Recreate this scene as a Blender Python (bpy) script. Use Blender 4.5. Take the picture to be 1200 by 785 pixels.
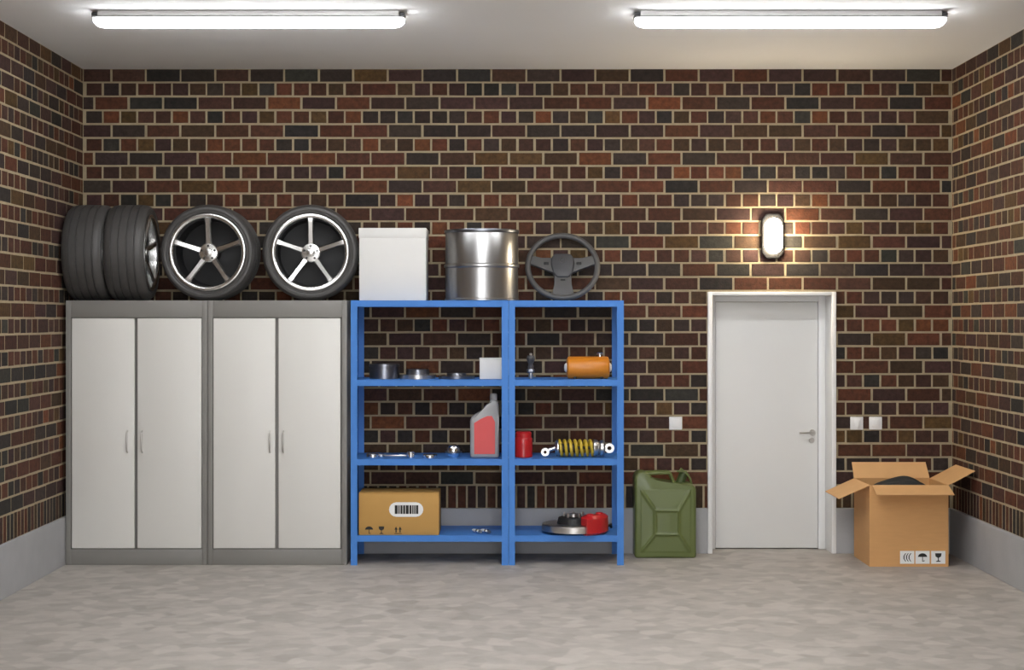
import bpy, bmesh, math, random
from mathutils import Vector, Matrix

for o in list(bpy.data.objects):
    bpy.data.objects.remove(o, do_unlink=True)
scene = bpy.context.scene
COL = scene.collection
random.seed(7)
PI = math.pi

# ------------------------------------------------------------------ camera, world, exposure
D = 12.5                    # camera to back wall (m)
F = 150.0 * D               # focal length in pixels of the 1200 px wide frame
CAM_Z = 1.82
cam_data = bpy.data.cameras.new('camera')
cam = bpy.data.objects.new('camera', cam_data)
COL.objects.link(cam)
cam.location = (0, 0, CAM_Z)
cam.rotation_euler = (PI / 2, 0, 0)
cam_data.sensor_width = 36.0
cam_data.lens = 36.0 * F / 1200.0
cam_data.shift_x = 7.0 / 1200.0
cam_data.shift_y = -17.5 / 1200.0
cam_data.clip_end = 100
scene.camera = cam

world = bpy.data.worlds.new('world')
scene.world = world
world.use_nodes = True
# even overcast daylight, coming in through the open garage door behind the camera
world.node_tree.nodes['Background'].inputs[0].default_value = (0.97, 0.98, 1.0, 1)
world.node_tree.nodes['Background'].inputs[1].default_value = 7.5
portal_data = bpy.data.lights.new('door_portal', 'AREA')
portal_data.shape = 'RECTANGLE'
portal_data.size, portal_data.size_y = 4.0, 2.75
portal_data.cycles.is_portal = True
portal = bpy.data.objects.new('door_portal', portal_data)
COL.objects.link(portal)
portal.location = (0.1, -1.45, 1.375)
portal.rotation_euler = (PI / 2, 0, 0)

scene.view_settings.view_transform = 'Standard'
scene.view_settings.look = 'None'
scene.view_settings.exposure = 0.32
scene.view_settings.gamma = 1.0
scene.view_settings.use_curve_mapping = False

TUBE_STRENGTH = 27.0
WALL_LAMP_STRENGTH = 105.0


def X(px, y):
    return (px - 593.0) * y / F


def Z(py, y):
    return CAM_Z - (py - 375.0) * y / F


# ------------------------------------------------------------------ materials
MATS = {}


def nt(name):
    m = bpy.data.materials.new(name)
    m.use_nodes = True
    n = m.node_tree.nodes
    b = n['Principled BSDF']
    MATS[name] = m
    return m, m.node_tree, n, b


def link(t, a, b):
    t.links.new(a, b)


def mat(name, col, rough=0.5, metal=0.0, vary=0.08, scale=12.0, bump=0.0, bscale=80.0,
        spec=0.5, coat=0.0, aniso=0.0, emit=None, estr=0.0, stretch=None, alpha=1.0, trans=0.0):
    """plain procedural material: colour with a little noise variation and fine relief"""
    m, t, n, b = nt(name)
    tc = n.new('ShaderNodeTexCoord')
    mp = n.new('ShaderNodeMapping')
    if stretch:
        mp.inputs['Scale'].default_value = stretch
    link(t, tc.outputs['Object'], mp.inputs['Vector'])
    no = n.new('ShaderNodeTexNoise')
    no.inputs['Scale'].default_value = scale
    no.inputs['Detail'].default_value = 4
    link(t, mp.outputs['Vector'], no.inputs['Vector'])
    mx = n.new('ShaderNodeMix')
    mx.data_type = 'RGBA'
    lo = [max(0, c * (1 - vary)) for c in col]
    hi = [min(1, c * (1 + vary)) for c in col]
    mx.inputs[6].default_value = (*lo, 1)
    mx.inputs[7].default_value = (*hi, 1)
    link(t, no.outputs['Fac'], mx.inputs[0])
    link(t, mx.outputs[2], b.inputs['Base Color'])
    b.inputs['Roughness'].default_value = rough
    b.inputs['Metallic'].default_value = metal
    b.inputs['Specular IOR Level'].default_value = spec
    b.inputs['Coat Weight'].default_value = coat
    b.inputs['Anisotropic'].default_value = aniso
    b.inputs['Transmission Weight'].default_value = trans
    if emit:
        b.inputs['Emission Color'].default_value = (*emit, 1)
        b.inputs['Emission Strength'].default_value = estr
    if bump > 0:
        nb = n.new('ShaderNodeTexNoise')
        nb.inputs['Scale'].default_value = bscale
        nb.inputs['Detail'].default_value = 5
        link(t, mp.outputs['Vector'], nb.inputs['Vector'])
        bp = n.new('ShaderNodeBump')
        bp.inputs['Strength'].default_value = bump
        bp.inputs['Distance'].default_value = 0.01
        link(t, nb.outputs['Fac'], bp.inputs['Height'])
        link(t, bp.outputs['Normal'], b.inputs['Normal'])
    return m


def brick_material(name, use_object):
    m, t, n, b = nt(name)
    if use_object:
        oi = n.new('ShaderNodeObjectInfo')
        src = oi.outputs['Color']
    else:
        at = n.new('ShaderNodeAttribute')
        at.attribute_name = 'tone'
        src = at.outputs['Color']
    geo = n.new('ShaderNodeNewGeometry')
    no = n.new('ShaderNodeTexNoise')
    no.inputs['Scale'].default_value = 26
    no.inputs['Detail'].default_value = 6
    no.inputs['Roughness'].default_value = 0.65
    link(t, geo.outputs['Position'], no.inputs['Vector'])
    rp = n.new('ShaderNodeValToRGB')
    rp.color_ramp.elements[0].position = 0.3
    rp.color_ramp.elements[0].color = (0.6, 0.6, 0.61, 1)
    rp.color_ramp.elements[1].position = 0.72
    rp.color_ramp.elements[1].color = (1.35, 1.3, 1.25, 1)
    link(t, no.outputs['Fac'], rp.inputs['Fac'])
    mx = n.new('ShaderNodeMix')
    mx.data_type = 'RGBA'
    mx.blend_type = 'MULTIPLY'
    mx.inputs[0].default_value = 1.0
    link(t, src, mx.inputs[6])
    link(t, rp.outputs['Color'], mx.inputs[7])
    link(t, mx.outputs[2], b.inputs['Base Color'])
    b.inputs['Roughness'].default_value = 0.82
    b.inputs['Specular IOR Level'].default_value = 0.3
    n2 = n.new('ShaderNodeTexNoise')
    n2.inputs['Scale'].default_value = 90
    n2.inputs['Detail'].default_value = 5
    link(t, geo.outputs['Position'], n2.inputs['Vector'])
    bp = n.new('ShaderNodeBump')
    bp.inputs['Strength'].default_value = 0.5
    bp.inputs['Distance'].default_value = 0.006
    link(t, n2.outputs['Fac'], bp.inputs['Height'])
    link(t, bp.outputs['Normal'], b.inputs['Normal'])
    return m


def floor_material():
    m, t, n, b = nt('floor_concrete')
    tc = n.new('ShaderNodeTexCoord')
    a = n.new('ShaderNodeTexNoise')
    a.inputs['Scale'].default_value = 5.5
    a.inputs['Detail'].default_value = 5
    a.inputs['Roughness'].default_value = 0.6
    c = n.new('ShaderNodeTexVoronoi')
    c.feature = 'SMOOTH_F1'
    c.inputs['Scale'].default_value = 9.0
    c.inputs['Smoothness'].default_value = 0.35
    for q in (a, c):
        link(t, tc.outputs['Object'], q.inputs['Vector'])
    mixv = n.new('ShaderNodeMix')
    mixv.data_type = 'RGBA'
    mixv.inputs[0].default_value = 0.45
    link(t, a.outputs['Fac'], mixv.inputs[6])
    link(t, c.outputs['Color'], mixv.inputs[7])
    bw = n.new('ShaderNodeRGBToBW')
    link(t, mixv.outputs[2], bw.inputs[0])
    rp = n.new('ShaderNodeValToRGB')
    rp.color_ramp.elements[0].position = 0.25
    rp.color_ramp.elements[0].color = (0.325, 0.297, 0.268, 1)
    rp.color_ramp.elements[1].position = 0.75
    rp.color_ramp.elements[1].color = (0.495, 0.458, 0.418, 1)
    link(t, bw.outputs[0], rp.inputs['Fac'])
    link(t, rp.outputs['Color'], b.inputs['Base Color'])
    b.inputs['Roughness'].default_value = 0.62
    b.inputs['Specular IOR Level'].default_value = 0.35
    nb = n.new('ShaderNodeTexNoise')
    nb.inputs['Scale'].default_value = 60
    nb.inputs['Detail'].default_value = 6
    link(t, tc.outputs['Object'], nb.inputs['Vector'])
    bp = n.new('ShaderNodeBump')
    bp.inputs['Strength'].default_value = 0.12
    bp.inputs['Distance'].default_value = 0.01
    link(t, nb.outputs['Fac'], bp.inputs['Height'])
    link(t, bp.outputs['Normal'], b.inputs['Normal'])
    return m


M_BRICK_OBJ = brick_material('brick_single', True)
M_BRICK_ALL = brick_material('brick_field', False)
M_FLOOR = floor_material()
M_MORTAR = mat('mortar', (0.36, 0.292, 0.185), 0.9, vary=0.25, scale=18, bump=0.4, bscale=120)
M_CEIL = mat('ceiling_paint', (0.88, 0.885, 0.89), 0.9, vary=0.02, scale=1.5)
M_PLINTH = mat('plinth_concrete', (0.37, 0.37, 0.375), 0.8, vary=0.12, scale=5, bump=0.15)
M_PLASTER = mat('white_plaster', (0.72, 0.71, 0.69), 0.9, vary=0.03, scale=3)
M_DOORPAINT = mat('door_paint', (0.74, 0.735, 0.715), 0.45, vary=0.015, scale=3)
M_FRAMEPAINT = mat('frame_paint', (0.80, 0.80, 0.79), 0.45, vary=0.015, scale=3)
M_CAB = mat('cabinet_grey', (0.215, 0.205, 0.19), 0.5, vary=0.03, scale=4)
M_CABDOOR = mat('cabinet_door_cream', (0.72, 0.705, 0.665), 0.45, vary=0.02, scale=3)
M_BLUE = mat('blue_powder_coat', (0.06, 0.215, 0.60), 0.5, vary=0.06, scale=6, spec=0.3)
M_RUBBER = mat('tyre_rubber', (0.065, 0.062, 0.06), 0.46, vary=0.15, scale=25, bump=0.25, bscale=160)
M_ALLOY = mat('wheel_alloy', (0.80, 0.80, 0.79), 0.26, metal=1.0, vary=0.03)
M_BARREL_SHADE = mat('wheel_barrel_shade', (0.014, 0.014, 0.015), 0.6, metal=0.0, vary=0.1)  # near-black colour imitates the shade inside the wheel
M_BLACK = mat('black_plastic', (0.012, 0.012, 0.013), 0.5, vary=0.1)
M_DARK = mat('dark_grey_plastic', (0.055, 0.055, 0.06), 0.45, vary=0.08)
M_WHEELGREY = mat('steering_leather', (0.085, 0.082, 0.08), 0.48, vary=0.08, bump=0.15, bscale=200)
M_CHROME = mat('chrome', (0.85, 0.86, 0.88), 0.14, metal=1.0, vary=0.02)
M_STEEL = mat('brushed_steel', (0.62, 0.60, 0.57), 0.30, metal=1.0, vary=0.08, scale=30, stretch=(1, 1, 0.05))
M_DRUM = mat('drum_steel', (0.47, 0.47, 0.47), 0.30, metal=1.0, vary=0.08, scale=30, stretch=(1, 1, 0.05))
M_GUN = mat('gunmetal', (0.22, 0.23, 0.26), 0.33, metal=1.0, vary=0.08)
M_WHITEBOX = mat('white_card', (0.75, 0.74, 0.715), 0.6, vary=0.02, scale=4)
M_WHITE = mat('white_plastic', (0.82, 0.82, 0.81), 0.4, vary=0.02)
M_CARD = mat('brown_cardboard', (0.62, 0.335, 0.13), 0.75, vary=0.07, scale=9, stretch=(1, 1, 6), bump=0.08)
M_CARDIN = mat('cardboard_flap', (0.66, 0.38, 0.165), 0.75, vary=0.07, scale=9, bump=0.08)
M_CARD2 = mat('ochre_cardboard', (0.50, 0.28, 0.075), 0.7, vary=0.06, scale=10, bump=0.06)
M_INK = mat('black_ink', (0.015, 0.014, 0.013), 0.7, vary=0.05)
M_GREEN = mat('olive_enamel', (0.115, 0.145, 0.042), 0.42, vary=0.08, scale=8, coat=0.1)
M_GREEN2 = mat('olive_enamel_dark', (0.05, 0.075, 0.018), 0.5, vary=0.08)
M_ORANGE = mat('orange_enamel', (0.66, 0.22, 0.012), 0.35, vary=0.06, scale=10)
M_RED = mat('red_enamel', (0.47, 0.016, 0.018), 0.28, vary=0.06)
M_REDLABEL = mat('red_oil_label', (0.62, 0.05, 0.05), 0.4, vary=0.1, scale=6)
M_GREYPLASTIC = mat('grey_plastic', (0.33, 0.33, 0.34), 0.35, vary=0.05)
M_YELLOW = mat('spring_yellow', (0.55, 0.38, 0.03), 0.35, vary=0.08)
M_BUNDLE = mat('dark_grey_cloth', (0.022, 0.024, 0.025), 0.7, vary=0.2, scale=20, bump=0.3)
M_TUBE = mat('tube_glow', (0.9, 0.9, 0.9), 0.4, emit=(0.97, 0.985, 1.0), estr=TUBE_STRENGTH)
M_LAMP = mat('wall_lamp_glow', (0.9, 0.9, 0.85), 0.4, emit=(1.0, 0.83, 0.58), estr=WALL_LAMP_STRENGTH)


# ------------------------------------------------------------------ mesh helpers
def finish(name, bm, material, parent=None, smooth=True, angle=35, loc=None, rot=None):
    me = bpy.data.meshes.new(name)
    bm.normal_update()
    bmesh.ops.recalc_face_normals(bm, faces=bm.faces[:])
    bm.to_mesh(me)
    bm.free()
    if smooth:
        for p in me.polygons:
            p.use_smooth = True
        me.set_sharp_from_angle(angle=math.radians(angle))
    me.materials.append(material)
    o = bpy.data.objects.new(name, me)
    COL.objects.link(o)
    if parent:
        o.parent = parent
    if loc:
        o.location = loc
    if rot:
        o.rotation_euler = rot
    return o


def box(bm, x0, x1, y0, y1, z0, z1, bev=0.0, seg=2):
    r = bmesh.ops.create_cube(bm, size=1.0)
    vs = r['verts']
    for v in vs:
        v.co = Vector(((x0 + x1) / 2 + v.co.x * (x1 - x0), (y0 + y1) / 2 + v.co.y * (y1 - y0),
                       (z0 + z1) / 2 + v.co.z * (z1 - z0)))
    if bev > 0:
        es = list({e for v in vs for e in v.link_edges})
        bmesh.ops.bevel(bm, geom=es, offset=bev, segments=seg, affect='EDGES', profile=0.5)
    return bm


def B(*a, **k):
    return box(bmesh.new(), *a, **k)


AX = {'X': lambda r, a, h: (h, r * math.cos(a), r * math.sin(a)),
      'Y': lambda r, a, h: (r * math.cos(a), h, r * math.sin(a)),
      'Z': lambda r, a, h: (r * math.cos(a), r * math.sin(a), h)}


def lathe(bm, prof, axis='Z', n=48, off=(0, 0, 0), closed=False):
    """prof: list of (radius, height); radius 0 closes to a pole; closed joins last to first"""
    f = AX[axis]
    off = Vector(off)
    rings = []
    for (r, h) in prof:
        if r < 1e-6:
            rings.append([bm.verts.new(Vector(f(0, 0, h)) + off)])
        else:
            rings.append([bm.verts.new(Vector(f(r, 2 * PI * i / n, h)) + off) for i in range(n)])
    pairs = list(zip(rings[:-1], rings[1:]))
    if closed:
        pairs.append((rings[-1], rings[0]))
    for a, b in pairs:
        for i in range(n):
            j = (i + 1) % n
            if len(a) == 1 and len(b) == 1:
                continue
            if len(a) == 1:
                bm.faces.new((a[0], b[i], b[j]))
            elif len(b) == 1:
                bm.faces.new((a[i], b[0], a[j]))
            else:
                bm.faces.new((a[i], b[i], b[j], a[j]))
    return bm


def L(*a, **k):
    return lathe(bmesh.new(), *a, **k)


def tube(bm, pts, r, n=10, closed=False):
    pts = [Vector(p) for p in pts]
    m = len(pts)
    rad = r if isinstance(r, (list, tuple)) else [r] * m
    rings = []
    prev = None
    for i, p in enumerate(pts):
        if closed:
            t = pts[(i + 1) % m] - pts[i - 1]
        else:
            t = pts[min(i + 1, m - 1)] - pts[max(i - 1, 0)]
        t.normalize()
        if prev is None:
            ref = Vector((0, 0, 1)) if abs(t.z) < 0.9 else Vector((1, 0, 0))
            u = t.cross(ref).normalized()
        else:
            u = (prev - t * prev.dot(t)).normalized()
        prev = u
        w = t.cross(u)
        rings.append([bm.verts.new(p + (u * math.cos(2 * PI * k / n) + w * math.sin(2 * PI * k / n)) * rad[i])
                      for k in range(n)])
    rng = range(m if closed else m - 1)
    for i in rng:
        a, b = rings[i], rings[(i + 1) % m]
        for k in range(n):
            l = (k + 1) % n
            bm.faces.new((a[k], b[k], b[l], a[l]))
    if not closed:
        bm.faces.new(rings[0])
        bm.faces.new(rings[-1][::-1])
    return bm


def prism(bm, poly, y0, y1, bev=0.0, seg=2):
    """poly: (x, z) outline, extruded along y"""
    a = [bm.verts.new((x, y0, z)) for x, z in poly]
    b = [bm.verts.new((x, y1, z)) for x, z in poly]
    n = len(poly)
    bm.faces.new(a)
    bm.faces.new(b[::-1])
    for i in range(n):
        j = (i + 1) % n
        bm.faces.new((a[i], b[i], b[j], a[j]))
    if bev > 0:
        es = list({e for v in a + b for e in v.link_edges})
        bmesh.ops.bevel(bm, geom=es, offset=bev, segments=seg, affect='EDGES', profile=0.5)
    return bm


def P(*a, **k):
    return prism(bmesh.new(), *a, **k)


def pill(w, h, n=10):
    """vertical stadium outline centred at 0"""
    r = w / 2
    pts = []
    for i in range(n + 1):
        a = PI * i / n
        pts.append((r * math.cos(a), h / 2 - r + r * math.sin(a)))
    for i in range(n + 1):
        a = PI + PI * i / n
        pts.append((r * math.cos(a), -h / 2 + r + r * math.sin(a)))
    return pts


def tag(o, label=None, cat=None, group=None, kind=None):
    if label:
        o['label'] = label
    if cat:
        o['category'] = cat
    if group:
        o['group'] = group
    if kind:
        o['kind'] = kind
    return o


def thing(name, loc, label, cat, group=None, rz=0.0):
    o = bpy.data.objects.new(name, None)
    o.empty_display_size = 0.1
    COL.objects.link(o)
    o.location = loc
    o.rotation_euler = (0, 0, rz)
    return tag(o, label, cat, group)


def copy_tree(o, parent=None):
    c = o.copy()
    COL.objects.link(c)
    c.parent = parent
    for ch in list(o.children):
        copy_tree(ch, c)
    return c


# ------------------------------------------------------------------ room
XL = X(97, D)               # left wall plane
XR = X(1116, D)             # right wall plane
H = Z(81, D)                # ceiling
YF = -1.4                   # front wall (behind the camera)
PL = 0.353                  # plinth height
DX0, DX1, DZ = X(829, D), X(979, D), Z(342, D)   # door frame outline


def struct(name, bm, m, smooth=False):
    o = finish(name, bm, m, smooth=smooth)
    o['kind'] = 'structure'
    return o


floor = struct('floor', B(XL - 0.3, XR + 0.3, YF - 0.3, D + 0.35, -0.15, 0.0), M_FLOOR)
ceiling = struct('ceiling', B(XL - 0.3, XR + 0.3, YF - 0.3, D + 0.35, H, H + 0.15), M_CEIL)
bm = bmesh.new()
box(bm, XL - 0.3, DX0 + 0.02, D, D + 0.35, 0, H)
box(bm, DX1 - 0.02, XR + 0.3, D, D + 0.35, 0, H)
box(bm, DX0 + 0.02, DX1 - 0.02, D, D + 0.35, DZ - 0.02, H)
box(bm, DX0, DX1, D + 0.28, D + 0.4, 0, DZ + 0.1)  # unseen backing added behind the door recess to stop light leaking round the leaf
wall_back = struct('wall_back', bm, M_MORTAR)
wall_left = struct('wall_left', B(XL - 0.3, XL, YF, D, 0, H), M_MORTAR)
wall_right = struct('wall_right', B(XR, XR + 0.3, YF, D, 0, H), M_MORTAR)
bm = bmesh.new()
box(bm, XL - 0.3, -1.9, YF - 0.3, YF, 0, H)
box(bm, 2.1, XR + 0.3, YF - 0.3, YF, 0, H)
box(bm, -1.9, 2.1, YF - 0.3, YF, 2.75, H)
wall_front = struct('wall_front', bm, M_PLASTER)

# ---- bricks
SP = 40.49 / 150.0          # stretcher pitch
CH = 16.262 / 150.0         # course height
JT = 0.0155                 # mortar joint
PROUD = 0.007
PAL = [((0.072, 0.028, 0.016), 5), ((0.092, 0.032, 0.016), 4), ((0.062, 0.028, 0.019), 4),
       ((0.038, 0.026, 0.021), 4), ((0.028, 0.023, 0.020), 2.5), ((0.056, 0.031, 0.016), 3),
       ((0.130, 0.045, 0.018), 1.3), ((0.082, 0.045, 0.016), 1.2), ((0.034, 0.031, 0.025), 1.0),
       ((0.052, 0.026, 0.022), 4)]
PW = [w for _, w in PAL]
rb = random.Random(31)


def tone():
    c = rb.choices(PAL, PW)[0][0]
    k = rb.uniform(0.72, 1.15)
    return tuple(v * k * rb.uniform(0.94, 1.06) for v in c)


def brick_geo(w, h, proud):
    """front face looks along -y, mortar plane at y = 0"""
    c = proud * 0.6
    hw, hh = w / 2, h / 2
    vs = []
    for (dx, y) in ((0, 0.02), (0, -proud + c), (c, -proud)):
        vs += [(-hw + dx, y, -hh + dx), (hw - dx, y, -hh + dx), (hw - dx, y, hh - dx), (-hw + dx, y, hh - dx)]
    fs = [(8, 9, 10, 11)]
    for r in (0, 4):
        for i in range(4):
            j = (i + 1) % 4
            fs.append((r + i, r + j, r + 4 + j, r + 4 + i))
    return vs, fs


_brick_mesh = {}


def brick_mesh(w, h, proud):
    k = (round(w, 4), round(h, 4), proud)
    if k not in _brick_mesh:
        vs, fs = brick_geo(w, h, proud)
        me = bpy.data.meshes.new('brick')
        me.from_pydata(vs, [], fs)
        me.materials.append(M_BRICK_OBJ)
        _brick_mesh[k] = me
    return _brick_mesh[k]


def layout(u0, u1, phase, holes):
    """bricks as (u centre, z centre, width, height, whole) over u0..u1; holes are (ua, ub, ztop)"""
    out = []

    def add(a, b, z0, z1):
        parts = [(a, b)]
        for (ha, hb, hz) in holes:
            if z0 < hz - 0.03:
                nxt = []
                for (p, q) in parts:
                    if q <= ha or p >= hb:
                        nxt.append((p, q))
                    else:
                        if p < ha - 0.002:
                            nxt.append((p, ha - 0.002))
                        if q > hb + 0.002:
                            nxt.append((hb + 0.002, q))
                parts = nxt
        for (p, q) in parts:
            p2, q2 = max(p, u0), min(q, u1)
            if q2 - p2 > 0.012:
                out.append(((p2 + q2) / 2, (z0 + z1) / 2, q2 - p2, z1 - z0, abs((q2 - p2) - (b - a)) < 1e-6))

    for k in range(30):
        zt = H - 0.0035 - k * CH
        zb = zt - CH + JT
        kk = k % 15
        if kk % 2 == 0:
            pitch, ph = SP, phase + (0 if kk % 4 == 0 else SP / 2)
        else:
            pitch, ph = SP / 2, phase + SP / 4
        i = math.floor((u0 - ph) / pitch) - 1
        while ph + i * pitch < u1:
            a = ph + i * pitch
            wide = pitch
            if kk % 2 == 1 and rb.random() < 0.03:      # now and then a stretcher in a header course
                wide = pitch * 2
                i += 1
            add(a + JT / 2, a + wide - JT / 2, zb, zt)
            i += 1
    zt = H - 0.0035 - 30 * CH
    sp = SP / 3.5
    i = math.floor((u0 - phase) / sp) - 1
    while phase + i * sp < u1:
        add(phase + i * sp + JT / 2, phase + (i + 1) * sp - JT / 2, PL + 0.001, zt)
        i += 1
    return out


def build_bricks(wall, bricks, to_world, rot, score, proud, limit=300):
    vis = [(score(b), i) for i, b in enumerate(bricks) if b[4]]
    vis = sorted([v for v in vis if v[0] > 0], reverse=True)[:limit]
    single = {i for _, i in vis}
    V, Fc, T = [], [], []
    Rm = Matrix.Rotation(rot, 3, 'Z')
    for i, (u, z, w, h, whole) in enumerate(bricks):
        p = to_world(u, z)
        t = tone()
        dp = rb.uniform(-0.15, 0.2) * proud
        kw, kh = 1 + rb.uniform(-0.006, 0.004) / w, 1 + rb.uniform(-0.004, 0.003) / h
        tilt = rb.uniform(-0.006, 0.006)
        if i in single:
            o = bpy.data.objects.new('brick', brick_mesh(w, h, proud))
            COL.objects.link(o)
            o.parent = wall
            o.location = p + Rm @ Vector((0, -dp, 0))
            o.rotation_euler = (0, tilt, rot)
            o.scale = (kw, 1, kh)
            o.color = (*t, 1)
        else:
            vs, fs = brick_geo(w * kw, h * kh, proud + dp)
            base = len(V)
            for v in vs:
                V.append(p + Rm @ Vector(v))
                T.append(t)
            Fc += [tuple(base + k for k in f) for f in fs]
    me = bpy.data.meshes.new('bricks')
    me.from_pydata(V, [], Fc)
    at = me.attributes.new('tone', 'FLOAT_COLOR', 'POINT')
    flat = []
    for t in T:
        flat += [t[0], t[1], t[2], 1.0]
    at.data.foreach_set('color', flat)
    me.materials.append(M_BRICK_ALL)
    o = bpy.data.objects.new('bricks', me)
    COL.objects.link(o)
    o.parent = wall
    o['kind'] = 'stuff'


OCC = [(77, 407, 352, 663), (77, 420, 236, 352), (419, 502, 267, 352), (520, 610, 268, 352), (743, 817, 552, 655),
       (995, 1112, 545, 665), (419, 515, 574, 630)]


def score_back(b):
    u, z, w, h, _ = b
    px, py = 593 + u * 150, 375 + (CAM_Z - z) * 150
    for (a, c, d, e) in OCC:
        if a < px < c and d < py < e:
            return 0
    return w * h


def score_side(b):
    u, z, w, h, _ = b
    s = D / u if u > 0 else 0
    if u < 10.3 or u > D - 0.05:
        return 0
    return w * h * s ** 3


build_bricks(wall_back, layout(XL + PROUD, XR - PROUD, X(130.6, D), [(DX0, DX1, DZ)]),
             lambda u, z: Vector((u, D, z)), 0.0, score_back, 0.005)
build_bricks(wall_left, layout(YF, D - PROUD, D - 0.06, []), lambda u, z: Vector((XL, u, z)), PI / 2, score_side, 0.0022)
build_bricks(wall_right, layout(YF, D - PROUD, D - 0.10, []), lambda u, z: Vector((XR, u, z)), -PI / 2, score_side, 0.0022)

# ---- plinth
PT = 0.03
bm = bmesh.new()
box(bm, XL, DX0, D - PT, D, 0, PL, 0.004)
box(bm, DX1, XR, D - PT, D, 0, PL, 0.004)
struct('baseboard_back', bm, M_PLINTH)
struct('baseboard_left', B(XL, XL + PT, YF, D - PT, 0, PL, 0.004), M_PLINTH)
struct('baseboard_right', B(XR - PT, XR, YF, D - PT, 0, PL, 0.004), M_PLINTH)

# ---- white door in a deep frame
door = bpy.data.objects.new('door_1', None)
COL.objects.link(door)
door.location = ((DX0 + DX1) / 2, D, 0)
tag(door, 'white flush door set deep in a white frame in the brick wall', 'door', kind='structure')
dw = (DX1 - DX0) / 2
yl = 0.225                                      # leaf set back
bm = bmesh.new()
ft = 0.035                                      # jamb thickness
box(bm, -dw, -dw + ft, -0.036, yl + 0.05, 0, DZ, 0.004)
box(bm, dw - ft, dw, -0.036, yl + 0.05, 0, DZ, 0.004)
box(bm, -dw + ft, dw - ft, -0.036, yl + 0.05, DZ - 0.028, DZ, 0.003)
finish('door_frame', bm, M_FRAMEPAINT, door)
bm = bmesh.new()
box(bm, -dw + ft, -dw + ft + 0.055, yl - 0.012, yl + 0.05, 0, DZ - 0.028, 0.004)
box(bm, dw - ft - 0.055, dw - ft, yl - 0.012, yl + 0.05, 0, DZ - 0.028, 0.004)
box(bm, -dw + ft + 0.055, dw - ft - 0.055, yl - 0.012, yl + 0.05, DZ - 0.075, DZ - 0.028, 0.004)
finish('door_stop', bm, M_FRAMEPAINT, door)
leaf = finish('door_leaf', B(-dw + ft + 0.058, dw - ft - 0.058, yl, yl + 0.045, 0.008, DZ - 0.078, 0.003), M_DOORPAINT, door)
hx, hz = X(953, 12.7) - door.location.x, Z(507, 12.7)
bm = bmesh.new()
lathe(bm, [(0, -0.012), (0.022, -0.012), (0.026, -0.008), (0.026, 0.0)], 'Y', 24, (hx, yl, hz))
tube(bm, [(hx, yl, hz), (hx, yl - 0.05, hz), (hx - 0.02, yl - 0.058, hz), (hx - 0.115, yl - 0.055, hz)], 0.008, 10)
finish('handle', bm, M_STEEL, leaf)
finish('keyhole_rose', L([(0, -0.010), (0.018, -0.010), (0.022, -0.006), (0.022, 0.0)], 'Y', 24, (hx - 0.008, yl, hz - 0.062)),
       M_STEEL, leaf)

# ---- driveway outside the open garage door
struct('floor_driveway', B(-9, 9, YF - 14, YF - 0.3, -0.15, -0.005), M_FLOOR)

# ------------------------------------------------------------------ ceiling lights
def tube_light(loc, label, group):
    t = thing('ceiling_light', loc, label, 'light', group)
    hl = 0.985
    # z = 0 at the ceiling, everything hangs below
    finish('housing', B(-hl + 0.03, hl - 0.03, -0.060, 0.060, -0.036, 0.0, 0.008), M_WHITE, t)
    finish('gasket', B(-hl - 0.004, hl + 0.004, -0.070, 0.070, -0.046, -0.037, 0.003), M_GREYPLASTIC, t)
    bm = bmesh.new()
    n = 10
    secs = []
    for (x, k) in ((-hl, 0.25), (-hl + 0.012, 0.62), (-hl + 0.035, 0.88), (-hl + 0.07, 1.0),
                   (hl - 0.07, 1.0), (hl - 0.035, 0.88), (hl - 0.012, 0.62), (hl, 0.25)):
        ring = [bm.verts.new((x, -0.062 * k, -0.046)), ]
        for i in range(n + 1):
            a = PI * i / n
            ring.append(bm.verts.new((x, -0.062 * math.cos(a) * (0.6 + 0.4 * k), -0.056 - 0.046 * math.sin(a) * k)))
        ring.append(bm.verts.new((x, 0.062 * k, -0.046)))
        secs.append(ring)
    for a, b in zip(secs[:-1], secs[1:]):
        for i in range(len(a)):
            j = (i + 1) % len(a)
            bm.faces.new((a[i], b[i], b[j], a[j]))
    bm.faces.new(secs[0])
    bm.faces.new(secs[-1][::-1])
    finish('diffuser', bm, M_TUBE, t)
    for s in (-1, 1):
        bm = bmesh.new()
        box(bm, s * (hl - 0.012) - 0.018, s * (hl - 0.012) + 0.018, -0.06, 0.06, -0.036, -0.012, 0.006)
        finish('end_clip', bm, M_DARK, t)
    return t


ty = 10.18
xa, xb = X(290.5, 10.12), X(927.5, 10.12)
tube_light((xa, ty, H), 'glowing tube ceiling light above the wheels and grey cabinets', 'ceiling tube lights')
tube_light((xb, ty, H), 'glowing tube ceiling light above the white door', 'ceiling tube lights')
for k, w_ in enumerate(('first', 'second', 'third', 'fourth', 'fifth', 'sixth')):  # extra fixtures added out of view to light the room from its centre
    tube_light((0.1, 8.6 - 1.15 * k, H), 'added unseen tube light down the middle of the ceiling, %s from the brick back wall' % w_, 'ceiling tube lights')

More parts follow.
